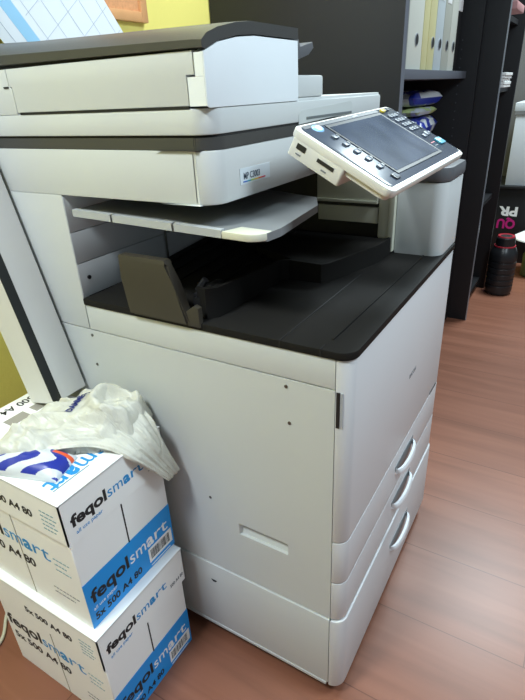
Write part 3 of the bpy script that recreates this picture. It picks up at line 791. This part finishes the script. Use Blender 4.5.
def pack(name, x, y, z, lx, ly, h, ma, mb, seed, label, rz=0):
    bm = bmesh.new(); n = 20; T, B_ = [], []
    for i in range(n+1):
        a, b = [], []
        for j in range(n+1):
            u = -1+2*i/n; v = -1+2*j/n; t = max(0, (1-u**8)*(1-v**8))**.5
            nz = .45*noise.noise(Vector((u*2.6, v*2.6, seed))) - .12*abs(noise.noise(Vector((u*6, v*6, seed))))
            px, py = u*lx, v*ly; X = x + px*math.cos(rz) - py*math.sin(rz); Y = y + px*math.sin(rz) + py*math.cos(rz)
            mid = z + h/2
            a.append(bm.verts.new((X, Y, mid + h/2*t*min(.92, .80+nz)))); b.append(bm.verts.new((X, Y, mid - h/2*t - .0002)))
        T.append(a); B_.append(b)
    for i in range(n):
        for j in range(n):
            f = bm.faces.new((T[i][j], T[i+1][j], T[i+1][j+1], T[i][j+1])); f.material_index = 1 if noise.noise(Vector((i*.18, j*.18, seed+4))) > .02 else 0
            f = bm.faces.new((B_[i][j], B_[i][j+1], B_[i+1][j+1], B_[i+1][j])); f.material_index = 1 if noise.noise(Vector((i*.18, j*.18, seed+9))) > .02 else 0
    for i in range(n):
        bm.faces.new((T[i][0], B_[i][0], B_[i+1][0], T[i+1][0])); bm.faces.new((T[i][n], T[i+1][n], B_[i+1][n], B_[i][n]))
        bm.faces.new((T[0][i], T[0][i+1], B_[0][i+1], B_[0][i])); bm.faces.new((T[n][i], B_[n][i], B_[n][i+1], T[n][i+1]))
    o = done(name, bm, [ma, mb], None, True)
    return tag(o, label, 'pack', 'wrapped packs piled on the lower cabinet shelf')
for args in (
    (-.40, 1.42, .7065, .085, .17, .085, PACKW, PACKB, 1, 'blue and white wrapped pack at the bottom left of the shelf pile', .1),
    (-.40, 1.72, .7065, .085, .115, .085, PACKW, PACKB, 2, 'short blue and white pack at the bottom right of the shelf pile', -.1),
    (-.39, 1.48, .793, .085, .17, .075, PACKW, PACKB, 3, 'silvery wrapped pack in the middle of the shelf pile', .05),
    (-.40, 1.60, .870, .09, .20, .07, PACKW, PACKB, 4, 'blue pack with white flap just under the pale green one', .12),
    (-.40, 1.58, .942, .08, .14, .030, PACKY, PACKW, 5, 'thin pale green pack near the top of the shelf pile', .0),
    (-.40, 1.60, .974, .08, .15, .055, PACKW, PACKB, 6, 'dark blue and silver pack on top of the shelf pile', -.08)):
    pack('wrapped_pack', *args)

# second cabinet, a little deeper
C2 = root('black_cabinet', (-.45, 2.15, 0), 'black cabinet with silver edge strip standing beyond the file cabinet', 'cabinet')
CX2 = -.135
box('side_panel', WX+.004, CX2, 1.935, 1.957, 0, 2.1, CABB, C2, .001)
box('edge_strip', CX2, CX2+.004, 1.936, 1.944, .0, 2.1, SILV, C2)
box('side_panel', WX+.004, CX2, 2.44, 2.46, 0, 2.1, CABB, C2, .001)
box('back_panel', WX+.004, WX+.016, 1.957, 2.44, 0, 2.1, CABB, C2)
for z in (.04, .50, 1.00, 1.27, 1.75): box('shelf', WX+.016, CX2-.03, 1.957, 2.44, z, z+.02, CABB, C2)
box('top_panel', WX+.004, CX2, 1.935, 2.46, 2.1, 2.12, CABB, C2)
bm = bmesh.new()
for k in range(5): abox(bm, -.40+random.uniform(-.01, .01), -.118+random.uniform(-.012, .004), 1.975, 2.16, 1.0205+k*.011, 1.0305+k*.011, .0008, 1)
tag(done('paper_stack', bm, CARD, None), 'small stack of white papers sticking out of the second cabinet', 'paper stack')
tag(box('pink_folder', -.40, -.118, 1.975, 2.19, 1.2905, 1.318, PINK, None, .003), 'dusty pink folder on the upper shelf of the second cabinet', 'folder')

# far black counter with white panelled cupboard on it
C3 = root('black_bench', (.35, 3.2, 0), 'low black bench with bold lettering beyond the cabinets', 'bench')
box('bench_body', -.30, .60, 3.0, 3.40, 0, .455, CABB, C3, .002)
box('bench_top', -.32, .62, 2.985, 3.40, .455, .470, CABB, C3, .002)
fit('PR', .108, .076, (-.079, 2.9995, .345), (-1, 0, 0), (0, 0, -1), INKW, C3, .003)
fit('QU', .106, .078, (-.081, 2.9995, .268), (-1, 0, 0), (0, 0, -1), MAGENTA, C3, .003)
for o_ in [c for c in C3.children if c.name.startswith('printed')]: pass
CW = root('white_cupboard', (.2, 3.2, .470), 'white panelled cupboard with grey rail standing on the black bench', 'cupboard')
box('door_panel', -.178, .60, 3.02, 3.38, .471, .865, mat('cool_white_panel', (205, 210, 220), .45), CW, .003)
box('rail', -.184, .60, 3.015, 3.38, .866, .884, mat('grey_rail', (120, 120, 122), .5), CW)
box('upper_panel', -.190, .60, 3.02, 3.38, .885, .93, mat('cool_white_panel', (205, 210, 220), .45), CW, .003)

# black ribbed bottle
BT = root('black_bottle', (-.058, 2.40, 0), 'black ribbed drinking jug with red bands on the floor by the cabinet', 'bottle')
prof = [(.052, 0.0), (.064, .006), (.069, .02)]
z = .03
for k in range(5):
    prof += [(.070, z), (.070, z+.022), (.066, z+.025), (.066, z+.029)]; z += .032
prof += [(.070, z), (.069, z+.03), (.062, z+.055), (.054, z+.068), (.052, z+.075)]
bm = bmesh.new(); lathe(bm, prof, -.058, 2.40); done('bottle_body', bm, BOTB, BT, True)
zz = prof[-1][1]
bm = bmesh.new(); lathe(bm, [(.051, zz-.004), (.0535, zz-.004), (.0535, zz+.002), (.051, zz+.002)], -.058, 2.40); done('red_band', bm, RED, BT, True)
bm = bmesh.new(); lathe(bm, [(.049, zz), (.047, zz+.042), (.040, zz+.050), (.02, zz+.052)], -.058, 2.40); done('cap', bm, BOTB, BT, True)
bm = bmesh.new(); lathe(bm, [(.041, zz+.047), (.0435, zz+.047), (.0415, zz+.054), (.041, zz+.051)], -.058, 2.40); done('cap_ring', bm, RED, BT, True)
# green bottle at the frame's edge
bm = bmesh.new(); lathe(bm, [(.04, 0), (.048, .01), (.048, .13), (.030, .16), (.024, .19), (.024, .21)], .060, 2.76)
tag(done('green_bottle', bm, GREEN, None, True), 'dark green bottle on the floor at the right edge of the photo', 'bottle')
# white bag / hood behind the bottles
bm = bmesh.new(); lathe(bm, [(.13, .215), (.128, .222), (.09, .245), (.045, .27), (.02, .285), (.008, .29)], .07, 2.80, 32)
tag(done('white_funnel_lid', bm, CARD, None, True), 'white cone-shaped lid above the green bottle at the right edge', 'lid')

# ================================================================= CABLE
bm = bmesh.new()
ctl = [(-.56, -.60, .004), (-.62, -.40, .004), (-.648, -.31, .004), (-.665, -.245, .004), (-.705, -.205, .005), (-.735, -.16, .030), (-.760, -.12, .09), (-.775, -.08, .20)]
pts = [cr(ctl, i/60) for i in range(61)]
tube(bm, pts, .0038, 10)
tag(done('power_cable', bm, CREAM, None, True), 'cream cable curling on the floor beside the paper boxes', 'cable')
for o_ in bpy.data.objects:
    if '_local' in o_: del o_['_local']
